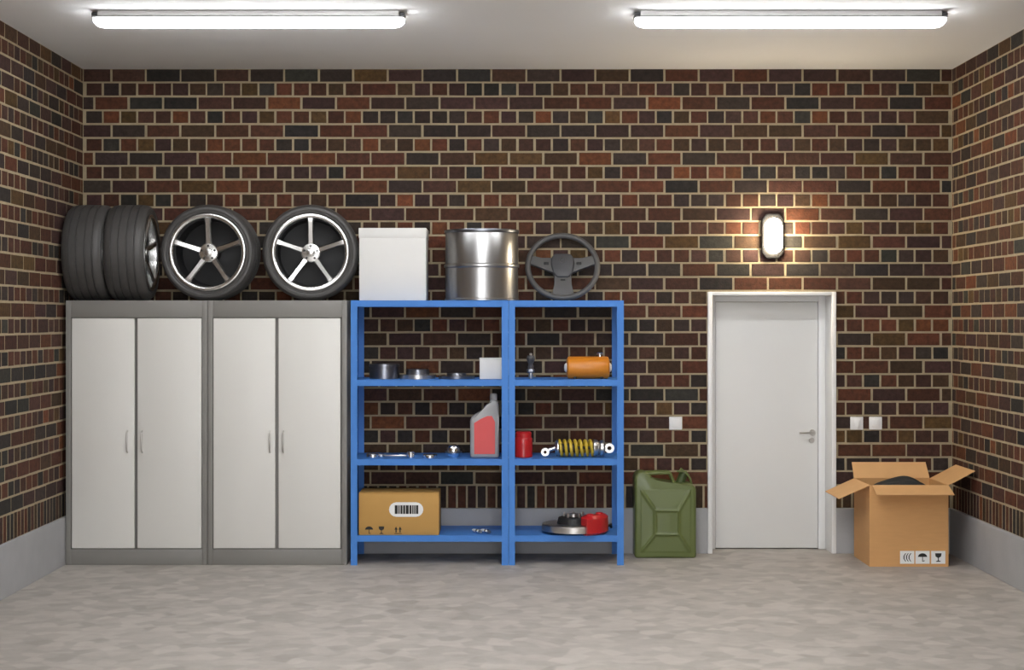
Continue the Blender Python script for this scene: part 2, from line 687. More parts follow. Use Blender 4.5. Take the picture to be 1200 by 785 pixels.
# ---- bulkhead wall lamp
wl = thing('wall_lamp', (X(904.5, D), D - PROUD, Z(277, D)), 'oval bulkhead lamp glowing on the brick wall above the white door', 'lamp')
bm = bmesh.new()
prism(bm, [(-0.085, -0.13), (-0.05, -0.175), (0.05, -0.175), (0.085, -0.13), (0.085, 0.13), (0.05, 0.175), (-0.05, 0.175), (-0.085, 0.13)],
      -0.045, 0.0, 0.012)
finish('base', bm, M_BLACK, wl)
bm = bmesh.new()
prev = None
secs = []
for (k, y) in ((1.0, -0.04), (1.0, -0.095), (0.93, -0.118), (0.75, -0.132), (0.45, -0.138)):
    secs.append([bm.verts.new((x, y, z)) for x, z in pill(0.128 * k, 0.275 - 0.128 * (1 - k), 12)])
for a, b in zip(secs[:-1], secs[1:]):
    for i in range(len(a)):
        j = (i + 1) % len(a)
        bm.faces.new((a[i], b[i], b[j], a[j]))
bm.faces.new(secs[-1])
finish('lens', bm, M_LAMP, wl)

# ------------------------------------------------------------------ switches and sockets
for (px, lab, cat) in ((791.5, 'small white square switch on the bricks left of the door', 'switch'),
                       (1003.5, 'white switch plate right of the door, nearer the door frame', 'switch'),
                       (1025.5, 'white switch plate right of the door, nearer the room corner', 'switch')):
    t = thing('wall_switch', (X(px, D), D - PROUD, Z(495.8, D)), lab, cat, 'white wall switches')
    finish('plate', B(-0.05, 0.05, -0.012, 0.0, -0.05, 0.05, 0.004), M_WHITE, t)
    finish('rocker', B(-0.028, 0.028, -0.018, -0.010, -0.03, 0.03, 0.004), M_WHITE, t)

# ------------------------------------------------------------------ grey cabinets
YC = 11.89
CZ = Z(352, YC)


def cabinet(pxa, pxb, doors, handles, label):
    x0, x1 = X(pxa, YC), X(pxb, YC)
    cx = (x0 + x1) / 2
    t = thing('metal_cabinet', (cx, YC, 0), label, 'cabinet', 'grey cabinets')
    hw = (x1 - x0) / 2
    dep = D - 0.05 - YC
    zt, zb = Z(372, YC), Z(643.5, YC)
    bm = bmesh.new()
    th = 0.038
    box(bm, -hw, -hw + th, 0.0, dep, 0, CZ, 0.002)
    box(bm, hw - th, hw, 0.0, dep, 0, CZ, 0.002)
    box(bm, -hw + th, hw - th, 0.004, dep, zt, CZ, 0.002)
    box(bm, -hw + th, hw - th, 0.004, dep, 0, zb, 0.002)
    box(bm, -hw + th, hw - th, 0.04, dep, zb, zt)
    finish('body', bm, M_CAB, t)
    for (da, db), hp in zip(doors, handles):
        a, b = X(da, YC) - cx, X(db, YC) - cx
        d = finish('door', B(a, b, 0.003, 0.028, zb + 0.006, zt - 0.006, 0.003), M_CABDOOR, t)
        h = X(hp, YC) - cx
        bm = bmesh.new()
        z0, z1 = Z(530, YC), Z(505, YC)
        tube(bm, [(h, 0.004, z0), (h, -0.022, z0 + 0.012), (h, -0.026, z0 + 0.03), (h, -0.026, z1 - 0.03),
                  (h, -0.022, z1 - 0.012), (h, 0.004, z1)], 0.006, 10)
        finish('handle', bm, M_STEEL, d)
    return t


cabinet(77, 242.7, [(84, 157.3), (161, 236)], (149.5, 166.5), 'tall grey cabinet with two cream doors in the left corner, under the sideways wheels')
cabinet(243.3, 406.5, [(250, 322.3), (326.3, 398.8)], (316.5, 332), 'tall grey cabinet with two cream doors beside the blue shelving')

# ------------------------------------------------------------------ blue shelving
YS0, YS1 = 11.875, 12.455
SHELF_Z = [Z(352, YS0), Z(445, YS0), Z(538, YS0), Z(627.5, YS0)]


def shelving(pxa, pxb, wl_, wr_, label):
    x0, x1 = X(pxa, YS0), X(pxb, YS0)
    t = thing('shelving_unit', ((x0 + x1) / 2, YS0, 0), label, 'shelf', 'blue steel shelving')
    hw = (x1 - x0) / 2
    dep = YS1 - YS0
    top = SHELF_Z[0]
    for sx, w in ((-1, wl_), (1, wr_)):
        for fy in (0, 1):
            bm = bmesh.new()
            e = sx * hw
            a, b = sorted((e, e - sx * w))
            y0, y1 = (0.0, 0.003) if fy == 0 else (dep - 0.003, dep)
            box(bm, a, b, y0, y1, 0, top)
            a, b = sorted((e, e - sx * 0.003))
            y0, y1 = (0.003, 0.05) if fy == 0 else (dep - 0.05, dep - 0.003)
            box(bm, a, b, y0, y1, 0, top)
            p = finish('post', bm, M_BLUE, t, smooth=False)
    for z in SHELF_Z:
        bm = bmesh.new()
        box(bm, -hw + 0.004, hw - 0.004, 0.0035, dep - 0.0035, z - 0.006, z, 0.0015, 1)
        lip = 0.046
        box(bm, -hw + 0.004, hw - 0.004, 0.0035, 0.0075, z - lip, z - 0.004)
        box(bm, -hw + 0.004, hw - 0.004, dep - 0.0075, dep - 0.0035, z - lip, z - 0.004)
        box(bm, -hw + 0.0035, -hw + 0.0065, 0.008, dep - 0.008, z - lip, z - 0.004)
        box(bm, hw - 0.0065, hw - 0.0035, 0.008, dep - 0.008, z - lip, z - 0.004)
        finish('shelf', bm, M_BLUE, t, smooth=False)
    return t


shelving(411, 595.8, 0.048, 0.050, 'wider blue steel shelving unit beside the grey cabinet')
shelving(596.2, 731, 0.046, 0.050, 'narrower blue steel shelving unit under the steering wheel')


# ------------------------------------------------------------------ car wheels
def make_wheel():
    R, W = 0.362, 0.298
    hw = W / 2
    RR = 0.288                                  # rim lip radius
    t = thing('car_wheel', (0, 0, 0), None, 'wheel', 'alloy wheels on the cabinets')
    # tyre: closed section, grooves in the tread
    sec = [(RR - 0.006, -hw + 0.035), (RR + 0.004, -hw + 0.012), (RR + 0.016, -hw + 0.004), (RR + 0.022, -hw + 0.007),
           (RR + 0.034, -hw + 0.001), (RR + 0.050, -hw + 0.004), (R - 0.014, -hw + 0.016), (R - 0.006, -hw + 0.028)]
    for gy in (-0.085, -0.03, 0.03, 0.085):
        r = R - 0.000 - (abs(gy) / hw) ** 3 * 0.006
        sec += [(r, gy - 0.0065), (r - 0.009, gy - 0.005), (r - 0.009, gy + 0.005), (r, gy + 0.0065)]
    sec += [(r_, -y_) for (r_, y_) in reversed(sec[:8])]
    finish('tyre', lathe(bmesh.new(), sec, 'Y', 72, closed=True), M_RUBBER, t, angle=28)
    rim = finish('rim', L([(RR + 0.002, -hw + 0.014), (RR + 0.001, -hw + 0.002), (RR - 0.006, -hw - 0.001), (RR - 0.020, -hw + 0.001), (RR - 0.028, -hw + 0.008), (RR - 0.031, -hw + 0.03),
                           (RR - 0.036, -hw + 0.075), (RR - 0.030, -hw + 0.077), (RR - 0.020, -hw + 0.03), (RR - 0.010, -hw + 0.016)], 'Y', 72, closed=True),
                 M_ALLOY, t, angle=50)
    finish('barrel_and_shade_disc', L([(RR - 0.026, -hw + 0.074), (RR - 0.026, 0.0), (RR - 0.018, hw - 0.03), (RR - 0.002, hw - 0.004),
                        (RR - 0.002, hw - 0.012), (RR - 0.024, hw - 0.03), (0.06, hw - 0.05), (0.06, hw - 0.06), (RR - 0.045, hw - 0.045), (RR - 0.034, -0.02), (RR - 0.034, -hw + 0.074)], 'Y', 60, closed=True), M_BARREL_SHADE, t)  # barrel plus an added closing disc, coloured as the shade behind the spokes
    for k in range(5):
        a = PI / 2 + k * 2 * PI / 5
        d, n_ = Vector((math.cos(a), 0, math.sin(a))), Vector((-math.sin(a), 0, math.cos(a)))
        bm = bmesh.new()
        rings = []
        for (r, w, yf, yb) in ((0.05, 0.026, -hw + 0.055, -hw + 0.10), (0.09, 0.024, -hw + 0.046, -hw + 0.095),
                               (0.16, 0.0215, -hw + 0.032, -hw + 0.08), (0.22, 0.0215, -hw + 0.02, -hw + 0.07),
                               (0.255, 0.025, -hw + 0.014, -hw + 0.06), (RR - 0.018, 0.03, -hw + 0.014, -hw + 0.05)):
            c = d * r
            prof = [(-w, yb), (-w, yf + 0.012), (-w * 0.62, yf), (w * 0.62, yf), (w, yf + 0.012), (w, yb)]
            rings.append([bm.verts.new(c + n_ * u + Vector((0, y, 0))) for u, y in prof])
        for p, q in zip(rings[:-1], rings[1:]):
            for i in range(6):
                j = (i + 1) % 6
                bm.faces.new((p[i], q[i], q[j], p[j]))
        bm.faces.new(rings[0])
        bm.faces.new(rings[-1][::-1])
        finish('spoke', bm, M_ALLOY, rim, angle=30)
    hub = finish('hub', L([(0.0, -hw + 0.034), (0.026, -hw + 0.035), (0.030, -hw + 0.038), (0.032, -hw + 0.044), (0.066, -hw + 0.05), (0.073, -hw + 0.058), (0.074, -hw + 0.10), (0.0, -hw + 0.10)], 'Y', 40),
                 M_ALLOY, t)
    for k in range(5):
        a = PI / 2 + k * 2 * PI / 5
        c = (0.051 * math.cos(a), 0, 0.051 * math.sin(a))
        finish('wheel_bolt', L([(0, -hw + 0.045), (0.0085, -hw + 0.045), (0.0085, -hw + 0.052), (0.0, -hw + 0.052)], 'Y', 10, c), M_BLACK, hub)
    return t


wz = CZ + 0.362
YW = 12.14
wheel = make_wheel()
places = [((X(247.5, YW), YW, wz), -0.04, 'car wheel facing forward on the cabinets, left of the two showing spokes'),
          ((X(365, YW), YW, wz), 0.06, 'car wheel facing forward on the cabinet, next to the white box'),
          ((-3.13, 12.11, wz), PI / 2 + 0.0, 'car wheel showing only its tread, against the left brick wall'),
          ((-2.826, 12.11, wz), PI / 2 + 0.02, 'car wheel turned sideways with its tread forward, second from the left wall')]
for i, (loc, rz, lab) in enumerate(places):
    w = wheel if i == 0 else copy_tree(wheel)
    w.location = loc
    w.rotation_euler = (0, 0, rz)
    w['label'] = lab

# ------------------------------------------------------------------ things on top of the shelving
ZT = SHELF_Z[0]
y = 12.0
t = thing('white_box', (X(460, y), y, ZT), 'plain white lidded box on the blue shelving beside a wheel', 'box')
hw = (X(500, y) - X(420.5, y)) / 2
hh = Z(267, y) - ZT
finish('body', B(-hw + 0.004, hw - 0.004, 0.003, 0.36, 0, hh - 0.01, 0.004), M_WHITEBOX, t)
finish('lid', B(-hw, hw, 0.0, 0.364, hh - 0.075, hh, 0.005), M_WHITEBOX, t)

y = 12.16
t = thing('steel_drum', (X(564.5, y), y, ZT), 'shiny steel drum on top of the blue shelving', 'drum')
r = (X(607, y) - X(522, y)) / 2
h = Z(270, y) - ZT
finish('body', L([(0, 0), (r, 0), (r + 0.006, 0.004), (r + 0.006, 0.014), (r, 0.02), (r, h * 0.46), (r + 0.009, h * 0.475), (r + 0.010, h * 0.49), (r + 0.009, h * 0.505), (r, h * 0.52),
                  (r, h - 0.03), (r - 0.004, h - 0.02), (0, h - 0.02)], 'Z', 64), M_DRUM, t)
finish('top_rim', L([(r - 0.004, h - 0.022), (r + 0.007, h - 0.024), (r + 0.010, h - 0.012), (r + 0.007, h), (r - 0.004, h), (r - 0.007, h - 0.01)], 'Z', 64, closed=True), M_GUN, t)

# steering wheel leaning on the wall
t = thing('steering_wheel', (X(660, 12.2), 12.2, ZT + 0.004), 'black three-spoke steering wheel leaning on the bricks above the shelving', 'steering wheel')
t.rotation_euler = (math.radians(-25), 0, 0)
R = 0.268
rc = 0.022
zc = R + rc
finish('rim', tube(bmesh.new(), [(R * math.cos(2 * PI * i / 64), 0, zc + R * math.sin(2 * PI * i / 64)) for i in range(64)], rc, 12, closed=True), M_WHEELGREY, t)
hubp = [(-0.085, 0.075), (-0.06, 0.105), (0.06, 0.105), (0.085, 0.075), (0.092, 0.02), (0.075, -0.06), (0.045, -0.10), (-0.045, -0.10), (-0.075, -0.06), (-0.092, 0.02)]
hub = finish('hub', P([(x, z + zc) for x, z in hubp], -0.02, 0.05, 0.015, 3), M_DARK, t)
finish('emblem', L([(0.018, 0.006), (0.024, -0.002), (0.029, 0.006)], 'Y', 32, (0, -0.021, zc + 0.045)), M_WHEELGREY, hub)
for s in (-1, 1):
    pl = [(s * 0.07, 0.075), (s * 0.16, 0.066), (s * 0.258, 0.105), (s * 0.268, 0.025), (s * 0.16, -0.015), (s * 0.07, -0.06)]
    pl = pl if s > 0 else pl[::-1]
    sp_ = finish('spoke', P([(x, z + zc) for x, z in pl], -0.005, 0.022, 0.006), M_WHEELGREY, t)
    finish('button', B(s * 0.125 - 0.02, s * 0.125 + 0.02, -0.010, 0.0, zc + 0.012, zc + 0.035, 0.004), M_BLACK, sp_)
finish('spoke', P([(x, z + zc) for x, z in [(-0.07, -0.07), (0.07, -0.07), (0.06, -0.16), (0.085, -0.245), (0.09, -0.262), (-0.09, -0.262), (-0.085, -0.245), (-0.06, -0.16)]], -0.008, 0.022, 0.006), M_WHEELGREY, t)
finish('badge', B(-0.018, 0.018, -0.011, -0.006, zc - 0.125, zc - 0.112, 0.002), M_BLACK, t)

# ------------------------------------------------------------------ second shelf
ZS = SHELF_Z[1]
y = 12.12
t = thing('metal_tin', (X(450.5, y), y, ZS), 'taller dark metal tin at the left end of the upper shelf', 'tin')
r = (X(468, y) - X(433, y)) / 2
h = 0.112
finish('body', L([(0, 0), (r, 0), (r, h - 0.02), (0, h - 0.02)], 'Z', 40), M_GUN, t)
finish('lid', L([(0, h - 0.004), (r - 0.01, h - 0.004), (r + 0.003, h), (r + 0.004, h - 0.02), (r, h - 0.022), (0, h - 0.022)], 'Z', 40), M_GUN, t)
t = thing('brake_disc', (X(489.5, y), y, ZS), 'low shiny metal disc between the tin and the thin disc', 'car part')
r = (X(510.5, y) - X(468.5, y)) / 2
finish('disc', L([(0.04, 0), (r, 0), (r + 0.001, 0.03), (r - 0.02, 0.032), (0.04, 0.032)], 'Z', 44, closed=True), M_STEEL, t)
finish('hat', L([(0.03, 0.032), (0.09, 0.032), (0.085, 0.068), (0.078, 0.072), (0.03, 0.072)], 'Z', 36, closed=True), M_GUN, t)
t = thing('brake_disc', (X(535, y), y, ZS), 'very flat dark metal disc beside the small white box', 'car part')
r = (X(556, y) - X(514, y)) / 2
finish('disc', L([(0.05, 0), (r, 0), (r + 0.001, 0.02), (r - 0.02, 0.022), (0.05, 0.022)], 'Z', 44, closed=True), M_GUN, t)
finish('hat', L([(0.03, 0.022), (0.075, 0.022), (0.07, 0.042), (0.03, 0.044)], 'Z', 36, closed=True), M_GUN, t)
y = 12.02
t = thing('small_white_box', (X(575, y), y, ZS), 'small white box at the right end of the upper shelf', 'box')
hw = (X(587.5, y) - X(561.5, y)) / 2
finish('body', B(-hw, hw, 0, 0.16, 0, 0.15, 0.004), M_WHITEBOX, t)
finish('lid', B(-hw - 0.002, hw + 0.002, -0.002, 0.162, 0.145, Z(419.5, y) - ZS, 0.003), M_WHITEBOX, t)

y = 12.1
t = thing('spark_plug', (X(622, y), y, ZS), 'small dark upright metal part on the shelf left of the orange tank', 'car part')
k = 0.178 / 0.178
finish('thread', L([(0, 0), (0.014, 0), (0.016, 0.006), (0.016, 0.045), (0, 0.045)], 'Z', 20), M_STEEL, t)
finish('hex_nut', L([(0, 0.045), (0.028, 0.045), (0.031, 0.05), (0.031, 0.068), (0.028, 0.073), (0, 0.073)], 'Z', 6), M_GUN, t)
finish('insulator', L([(0, 0.073), (0.020, 0.073), (0.022, 0.09), (0.017, 0.11), (0.022, 0.125), (0.030, 0.14), (0.031, 0.16), (0.024, 0.176), (0, 0.178)], 'Z', 24), M_DARK, t)
finish('cap', L([(0, 0.176), (0.011, 0.176), (0.012, 0.192), (0, 0.194)], 'Z', 16), M_STEEL, t)

t = thing('orange_tank', (X(689, y), y, ZS), 'orange cylindrical tank lying on the upper right shelf', 'tank')
hl = (X(715, y) - X(664, y)) / 2
r = 0.084
finish('body', L([(0, -hl + 0.004), (r - 0.02, -hl + 0.004), (r - 0.004, -hl + 0.012), (r, -hl + 0.024), (r, hl - 0.024), (r - 0.004, hl - 0.012), (r - 0.02, hl - 0.004), (0, hl - 0.004)], 'X', 48, (0, 0, r)), M_ORANGE, t)
for s in (-1, 1):
    bm = bmesh.new()
    lathe(bm, [(0.0, s * (hl + 0.016)), (0.022, s * (hl + 0.014)), (0.034, s * (hl + 0.004)), (0.036, s * (hl - 0.006)), (0, s * (hl - 0.006))], 'X', 28, (0, 0, r))
    finish('end_fitting', bm, M_WHITE, t)  # flat white imitates bright highlights on the tank ends
bm = bmesh.new()
lathe(bm, [(0, r * 2 - 0.01), (0.014, r * 2 - 0.01), (0.014, r * 2 + 0.012), (0.027, r * 2 + 0.014), (0.028, r * 2 + 0.026), (0.018, r * 2 + 0.032), (0, r * 2 + 0.033)], 'Z', 24, (X(703, y) - X(689, y), 0, 0))
finish('filler_cap', bm, M_CHROME, t)
for s in (-1, 1):
    finish('foot', B(s * 0.1 - 0.012, s * 0.1 + 0.012, -0.05, 0.05, 0.0, 0.02, 0.003), M_BLACK, t)

# ------------------------------------------------------------------ third shelf
ZS = SHELF_Z[2]
y = 12.02


def ring_part(px, r_out, r_in, h_, yy, label):
    o = finish('metal_ring', L([(r_in, 0), (r_out - 0.003, 0), (r_out, 0.004), (r_out, h_ - 0.004), (r_out - 0.003, h_), (r_in, h_)], 'Z', 32, closed=True), M_CHROME, loc=(X(px, yy), yy, ZS))
    tag(o, label, 'car part', 'small metal parts on the middle shelf')
    return o


ring_part(437, 0.050, 0.028, 0.030, 12.0, 'small shiny metal ring at the left end of the middle shelf')
t = thing('wrench', (X(463, 12.1), 12.1, ZS + 0.002), 'flat steel wrench lying on the middle shelf among metal rings', 'tool')
bm = bmesh.new()
box(bm, -0.085, 0.085, -0.010, 0.010, 0, 0.012, 0.003)
finish('handle', bm, M_STEEL, t)
finish('ring_end', L([(0.014, 0), (0.028, 0), (0.028, 0.016), (0.014, 0.016)], 'Z', 20, (-0.105, 0, 0), closed=True), M_STEEL, t)
finish('jaw', P([(0.08, -0.02), (0.10, -0.032), (0.13, -0.026), (0.13, -0.012), (0.108, -0.012), (0.108, 0.012), (0.13, 0.012), (0.13, 0.026), (0.10, 0.032), (0.08, 0.02)], -0.016, 0.0, 0.002),
       M_STEEL, t, rot=(PI / 2, 0, 0))
ring_part(481.5, 0.030, 0.016, 0.048, 11.98, 'narrow upright shiny metal sleeve on the middle shelf')
ring_part(504, 0.055, 0.034, 0.026, 11.98, 'wide low shiny metal ring in the middle of the middle shelf')
y = 12.06
t = thing('metal_cup', (X(531.5, y), y, ZS), 'small round chrome part left of the oil jug with red label', 'car part')
finish('bowl', L([(0, 0), (0.035, 0), (0.05, 0.015), (0.056, 0.04), (0.052, 0.07), (0.035, 0.09), (0, 0.097)], 'Z', 32), M_CHROME, t)
finish('collar', L([(0.055, 0.034), (0.063, 0.034), (0.063, 0.046), (0.055, 0.046)], 'Z', 32, closed=True), M_GUN, t)

y = 12.03
t = thing('oil_bottle', (X(568, y), y, ZS), 'grey plastic oil jug with a red label on the middle shelf', 'bottle')
hb = Z(461, y) - ZS
hw = 0.108
out = [(-hw, 0), (hw, 0), (hw, 0.30), (0.104, 0.40), (0.092, 0.435), (0.040, 0.435), (0.030, 0.385), (-0.02, 0.355), (-hw + 0.02, 0.315), (-hw, 0.29)]
finish('body', P(out, -0.06, 0.06, 0.018, 3), M_GREYPLASTIC, t)
finish('label', P([(-0.078, 0.03), (0.078, 0.03), (0.078, 0.27), (0.055, 0.315), (0.02, 0.315), (-0.03, 0.292), (-0.078, 0.262)], -0.0625, -0.058), M_REDLABEL, t, smooth=False)
finish('cap', L([(0, hb - 0.06), (0.027, hb - 0.06), (0.027, hb - 0.008), (0.022, hb), (0, hb)], 'Z', 20, (0.066, 0, 0)), M_GREYPLASTIC, t)

y = 12.05
t = thing('red_can', (X(613.5, y), y, ZS), 'red metal can on the middle right shelf', 'can')
r = (X(624, y) - X(603, y)) / 2
h = Z(505.5, y) - ZS
finish('body', L([(0, 0), (r - 0.005, 0), (r, 0.006), (r, h * 0.72), (r - 0.005, h * 0.76), (r - 0.004, h * 0.78), (0, h * 0.78)], 'Z', 36), M_RED, t)
finish('cap', L([(0, h * 0.78), (r - 0.008, h * 0.78), (r - 0.006, h * 0.94), (r - 0.016, h), (0, h)], 'Z', 36), M_RED, t)

t = thing('shock_absorber', (X(678, y), y, ZS + 0.07), 'shock absorber with a yellow coil spring lying on the middle right shelf', 'car part')
x0, x1 = X(654, y) - t.location.x, X(696, y) - t.location.x
pts = []
N, turns = 150, 7
for i in range(N + 1):
    a = 2 * PI * turns * i / N
    pts.append((x0 + (x1 - x0) * i / N, 0.056 * math.cos(a), 0.056 * math.sin(a)))
finish('coil_spring', tube(bmesh.new(), pts, 0.0115, 8), M_YELLOW, t)
finish('damper_body', L([(0, x0 - 0.02), (0.033, x0 - 0.02), (0.035, x0 + 0.12), (0.012, x0 + 0.13), (0.012, x1 + 0.06), (0, x1 + 0.06)], 'X', 24), M_BLACK, t)
finish('spring_seat', L([(0, x0 - 0.022), (0.05, x0 - 0.022), (0.062, x0 - 0.008), (0.062, x0 + 0.002), (0, x0 + 0.002)], 'X', 32), M_STEEL, t)
finish('spring_seat', L([(0, x1 - 0.002), (0.064, x1 - 0.002), (0.064, x1 + 0.008), (0.055, x1 + 0.03), (0.045, x1 + 0.035), (0.06, x1 + 0.05), (0.06, x1 + 0.07), (0.03, x1 + 0.085), (0, x1 + 0.085)], 'X', 32), M_STEEL, t)
bm = bmesh.new()
lathe(bm, [(0.016, -0.03), (0.036, -0.03), (0.036, 0.03), (0.016, 0.03)], 'Y', 24, (x1 + 0.115, 0, 0), closed=True)
finish('mounting_eye', bm, M_STEEL, t)
bm = bmesh.new()
lathe(bm, [(0.012, -0.024), (0.030, -0.024), (0.030, 0.024), (0.012, 0.024)], 'Y', 24, (x0 - 0.098, 0, -0.03), closed=True)
tube(bm, [(x0 - 0.02, 0, 0), (x0 - 0.075, 0, -0.02)], 0.016, 10)
finish('mounting_eye', bm, M_STEEL, t)

# ------------------------------------------------------------------ bottom shelf
ZS = SHELF_Z[3]
y = 11.90
t = thing('cardboard_box', (X(467.5, y), y, ZS), 'closed ochre cardboard box with a barcode label on the bottom shelf', 'box')
hw = (X(514.5, y) - X(420.5, y)) / 2
h = Z(577.5, y) - ZS
finish('body', B(-hw, hw, 0.0, 0.36, 0, h - 0.006, 0.004), M_CARD2, t)
for (a, b) in ((0.0, 0.178), (0.182, 0.36)):
    finish('flap', B(-hw, hw, a, b, h - 0.006, h, 0.002), M_CARD2, t)
lx, lz = X(476, y) - t.location.x, Z(597, y) - ZS
lab = finish('label', P([(x + lx, z + lz) for x, z in [(z_, x_) for x_, z_ in pill(0.108, 0.255, 8)]], -0.002, 0.0), M_WHITE, t, smooth=False)
bm = bmesh.new()
rr = random.Random(5)
bx = -0.085
while bx < 0.085:
    w_ = rr.choice((0.010, 0.016, 0.022, 0.026))
    box(bm, lx + bx, lx + min(bx + w_, 0.09), -0.003, -0.001, lz - 0.032, lz + 0.032)
    bx += w_ + rr.choice((0.004, 0.005))
finish('barcode', bm, M_INK, lab, smooth=False)


def icon(kind, cx_, cz_, s, y0, parent):
    """small printed handling marks: 'fragile' glass, 'umbrella', 'arrows', 'waves'"""
    bm_ = bmesh.new()
    q = lambda pts_: prism(bm_, [(cx_ + a * s, cz_ + b * s) for a, b in pts_], y0, y0 + 0.0015)
    if kind == 'umbrella':
        q([(-1, 0.1)] + [(-math.cos(PI * i / 8), 0.1 + 0.8 * math.sin(PI * i / 8)) for i in range(1, 8)] + [(1, 0.1)])
        q([(-0.08, -0.9), (0.08, -0.9), (0.08, 0.1), (-0.08, 0.1)])
        q([(0.08, -0.9), (0.4, -0.9), (0.4, -0.6), (0.28, -0.6), (0.28, -0.78), (0.08, -0.78)])
    elif kind == 'fragile':
        q([(-0.7, 0.9), (-0.6, 0.2), (-0.1, -0.1), (-0.1, -0.7), (-0.5, -0.8), (-0.5, -0.95), (0.5, -0.95), (0.5, -0.8), (0.1, -0.7), (0.1, -0.1), (0.6, 0.2), (0.7, 0.9)])
    elif kind == 'arrows':
        q([(-0.9, 0.1), (-0.5, 0.9), (-0.1, 0.1), (-0.35, 0.1), (-0.35, -0.6), (-0.65, -0.6), (-0.65, 0.1)])
        q([(0.1, 0.1), (0.5, 0.9), (0.9, 0.1), (0.65, 0.1), (0.65, -0.6), (0.35, -0.6), (0.35, 0.1)])
        q([(-0.9, -0.95), (0.9, -0.95), (0.9, -0.78), (-0.9, -0.78)])
    else:
        for x_ in (-0.6, -0.05, 0.5):
            q([(x_ + 0.2, 0.9), (x_ - 0.2, 0.3), (x_ - 0.2, -0.3), (x_ + 0.2, -0.9), (x_ + 0.38, -0.9), (x_ + 0.02, -0.3), (x_ + 0.02, 0.3), (x_ + 0.38, 0.9)])
    return finish('printed_mark', bm_, M_INK, parent, smooth=False)


for px, kd in ((432.5, 'umbrella'), (447, 'fragile'), (466.5, 'arrows')):
    icon(kd, X(px, y) - t.location.x, Z(621, y) - ZS, 0.030, -0.002, t)

for px, lab_ in ((559.5, 'left one of two spark plugs lying on the bottom shelf'), (569.5, 'right one of two spark plugs lying on the bottom shelf')):
    t = thing('spark_plug', (X(px, 12.05), 12.0, ZS + 0.018), lab_, 'car part', 'spark plugs on the bottom shelf', rz=0.5)
    finish('thread', L([(0, -0.06), (0.010, -0.06), (0.011, -0.02), (0, -0.02)], 'Y', 16), M_STEEL, t)
    finish('hex_nut', L([(0, -0.02), (0.018, -0.02), (0.018, 0.0), (0, 0.0)], 'Y', 6), M_CHROME, t)
    finish('insulator', L([(0, 0.0), (0.013, 0.0), (0.010, 0.06), (0.005, 0.065), (0.005, 0.08), (0, 0.08)], 'Y', 16), M_WHITE, t)

# brake disc with red caliper
y = 12.06
t = thing('brake_assembly', (X(672, y), y, ZS), 'brake disc with a red caliper lying on the bottom right shelf', 'car part')
r = 0.238
finish('disc', L([(0.09, 0.025), (r - 0.02, 0.012), (r, 0.018), (r, 0.062), (r - 0.006, 0.068), (0.09, 0.068)], 'Z', 56, closed=True), M_STEEL, t)
hat = finish('hat', L([(0.04, 0.0), (0.12, 0.0), (0.125, 0.068), (0.115, 0.112), (0.10, 0.118), (0.035, 0.118)], 'Z', 40, closed=True), M_BLACK, t)
finish('hub', L([(0, 0.03), (0.036, 0.03), (0.034, 0.135), (0.028, 0.142), (0, 0.142)], 'Z', 24), M_STEEL, t)
for k in range(5):
    a = 0.3 + k * 2 * PI / 5
    finish('wheel_stud', L([(0, 0.11), (0.009, 0.11), (0.009, 0.15), (0, 0.152)], 'Z', 8, (0.075 * math.cos(a), 0.075 * math.sin(a), 0)), M_STEEL, hat)
bm = bmesh.new()
n = 10
a0, a1 = math.radians(-70), math.radians(0)
secs = []
for i in range(n + 1):
    a = a0 + (a1 - a0) * i / n
    e = 0.85 if i in (0, n) else 1.0
    pr = [(0.15, 0.072), (0.15, 0.13), (0.17, 0.148 * e), (0.235, 0.148 * e), (0.262, 0.125), (0.264, 0.02), (0.245, 0.004), (0.18, 0.004), (0.18, 0.010), (0.242, 0.012), (0.242, 0.072)]
    secs.append([bm.verts.new((q * math.cos(a), q * math.sin(a), z)) for q, z in pr])
for p, q in zip(secs[:-1], secs[1:]):
    for i in range(len(p)):
        j = (i + 1) % len(p)
        bm.faces.new((p[i], q[i], q[j], p[j]))
bm.faces.new(secs[0])
bm.faces.new(secs[-1][::-1])
cal = finish('caliper', bm, M_RED, t)
for a in (-55, -20):
    a = math.radians(a)
    finish('piston_cap', L([(0, 0.146), (0.028, 0.146), (0.028, 0.156), (0.02, 0.16), (0, 0.16)], 'Z', 20, (0.203 * math.cos(a), 0.203 * math.sin(a), 0)), M_RED, cal)
bm = bmesh.new()
tube(bm, [(0.262 * math.cos(a1), 0.262 * math.sin(a1) - 0.02, 0.05), (0.285, 0.02, 0.06), (0.288, 0.06, 0.03)], 0.009, 8)
finish('brake_line', bm, M_BLACK, t)

# ------------------------------------------------------------------ jerry can
YJ = 12.23
t = thing('jerry_can', (X(779.5, YJ), YJ, 0), 'olive green metal jerry can standing beside the white door frame', 'jerry can')
kx = YJ / F


def J(px, py):
    return ((px - 779.5) * kx, Z(py, YJ))


body = [J(744, 654), J(816, 654), J(816, 572), J(810, 566.5), J(768, 566), J(763, 557), J(757, 553), J(749, 553), J(744, 558)]
finish('body', P(body, 0.0, 0.215, 0.02, 4), M_GREEN, t)
# pressed front panel: shallow pyramid with raised ribs to a square
bm = bmesh.new()
(ax, az), (bx_, bz) = J(750, 648), J(810.5, 573)
nx, nz = 60, 72


def seg_d(px_, pz_, a, b):
    vx, vz = b[0] - a[0], b[1] - a[1]
    tt = max(0, min(1, ((px_ - a[0]) * vx + (pz_ - a[1]) * vz) / (vx * vx + vz * vz)))
    return math.hypot(px_ - a[0] - vx * tt, pz_ - a[1] - vz * tt)


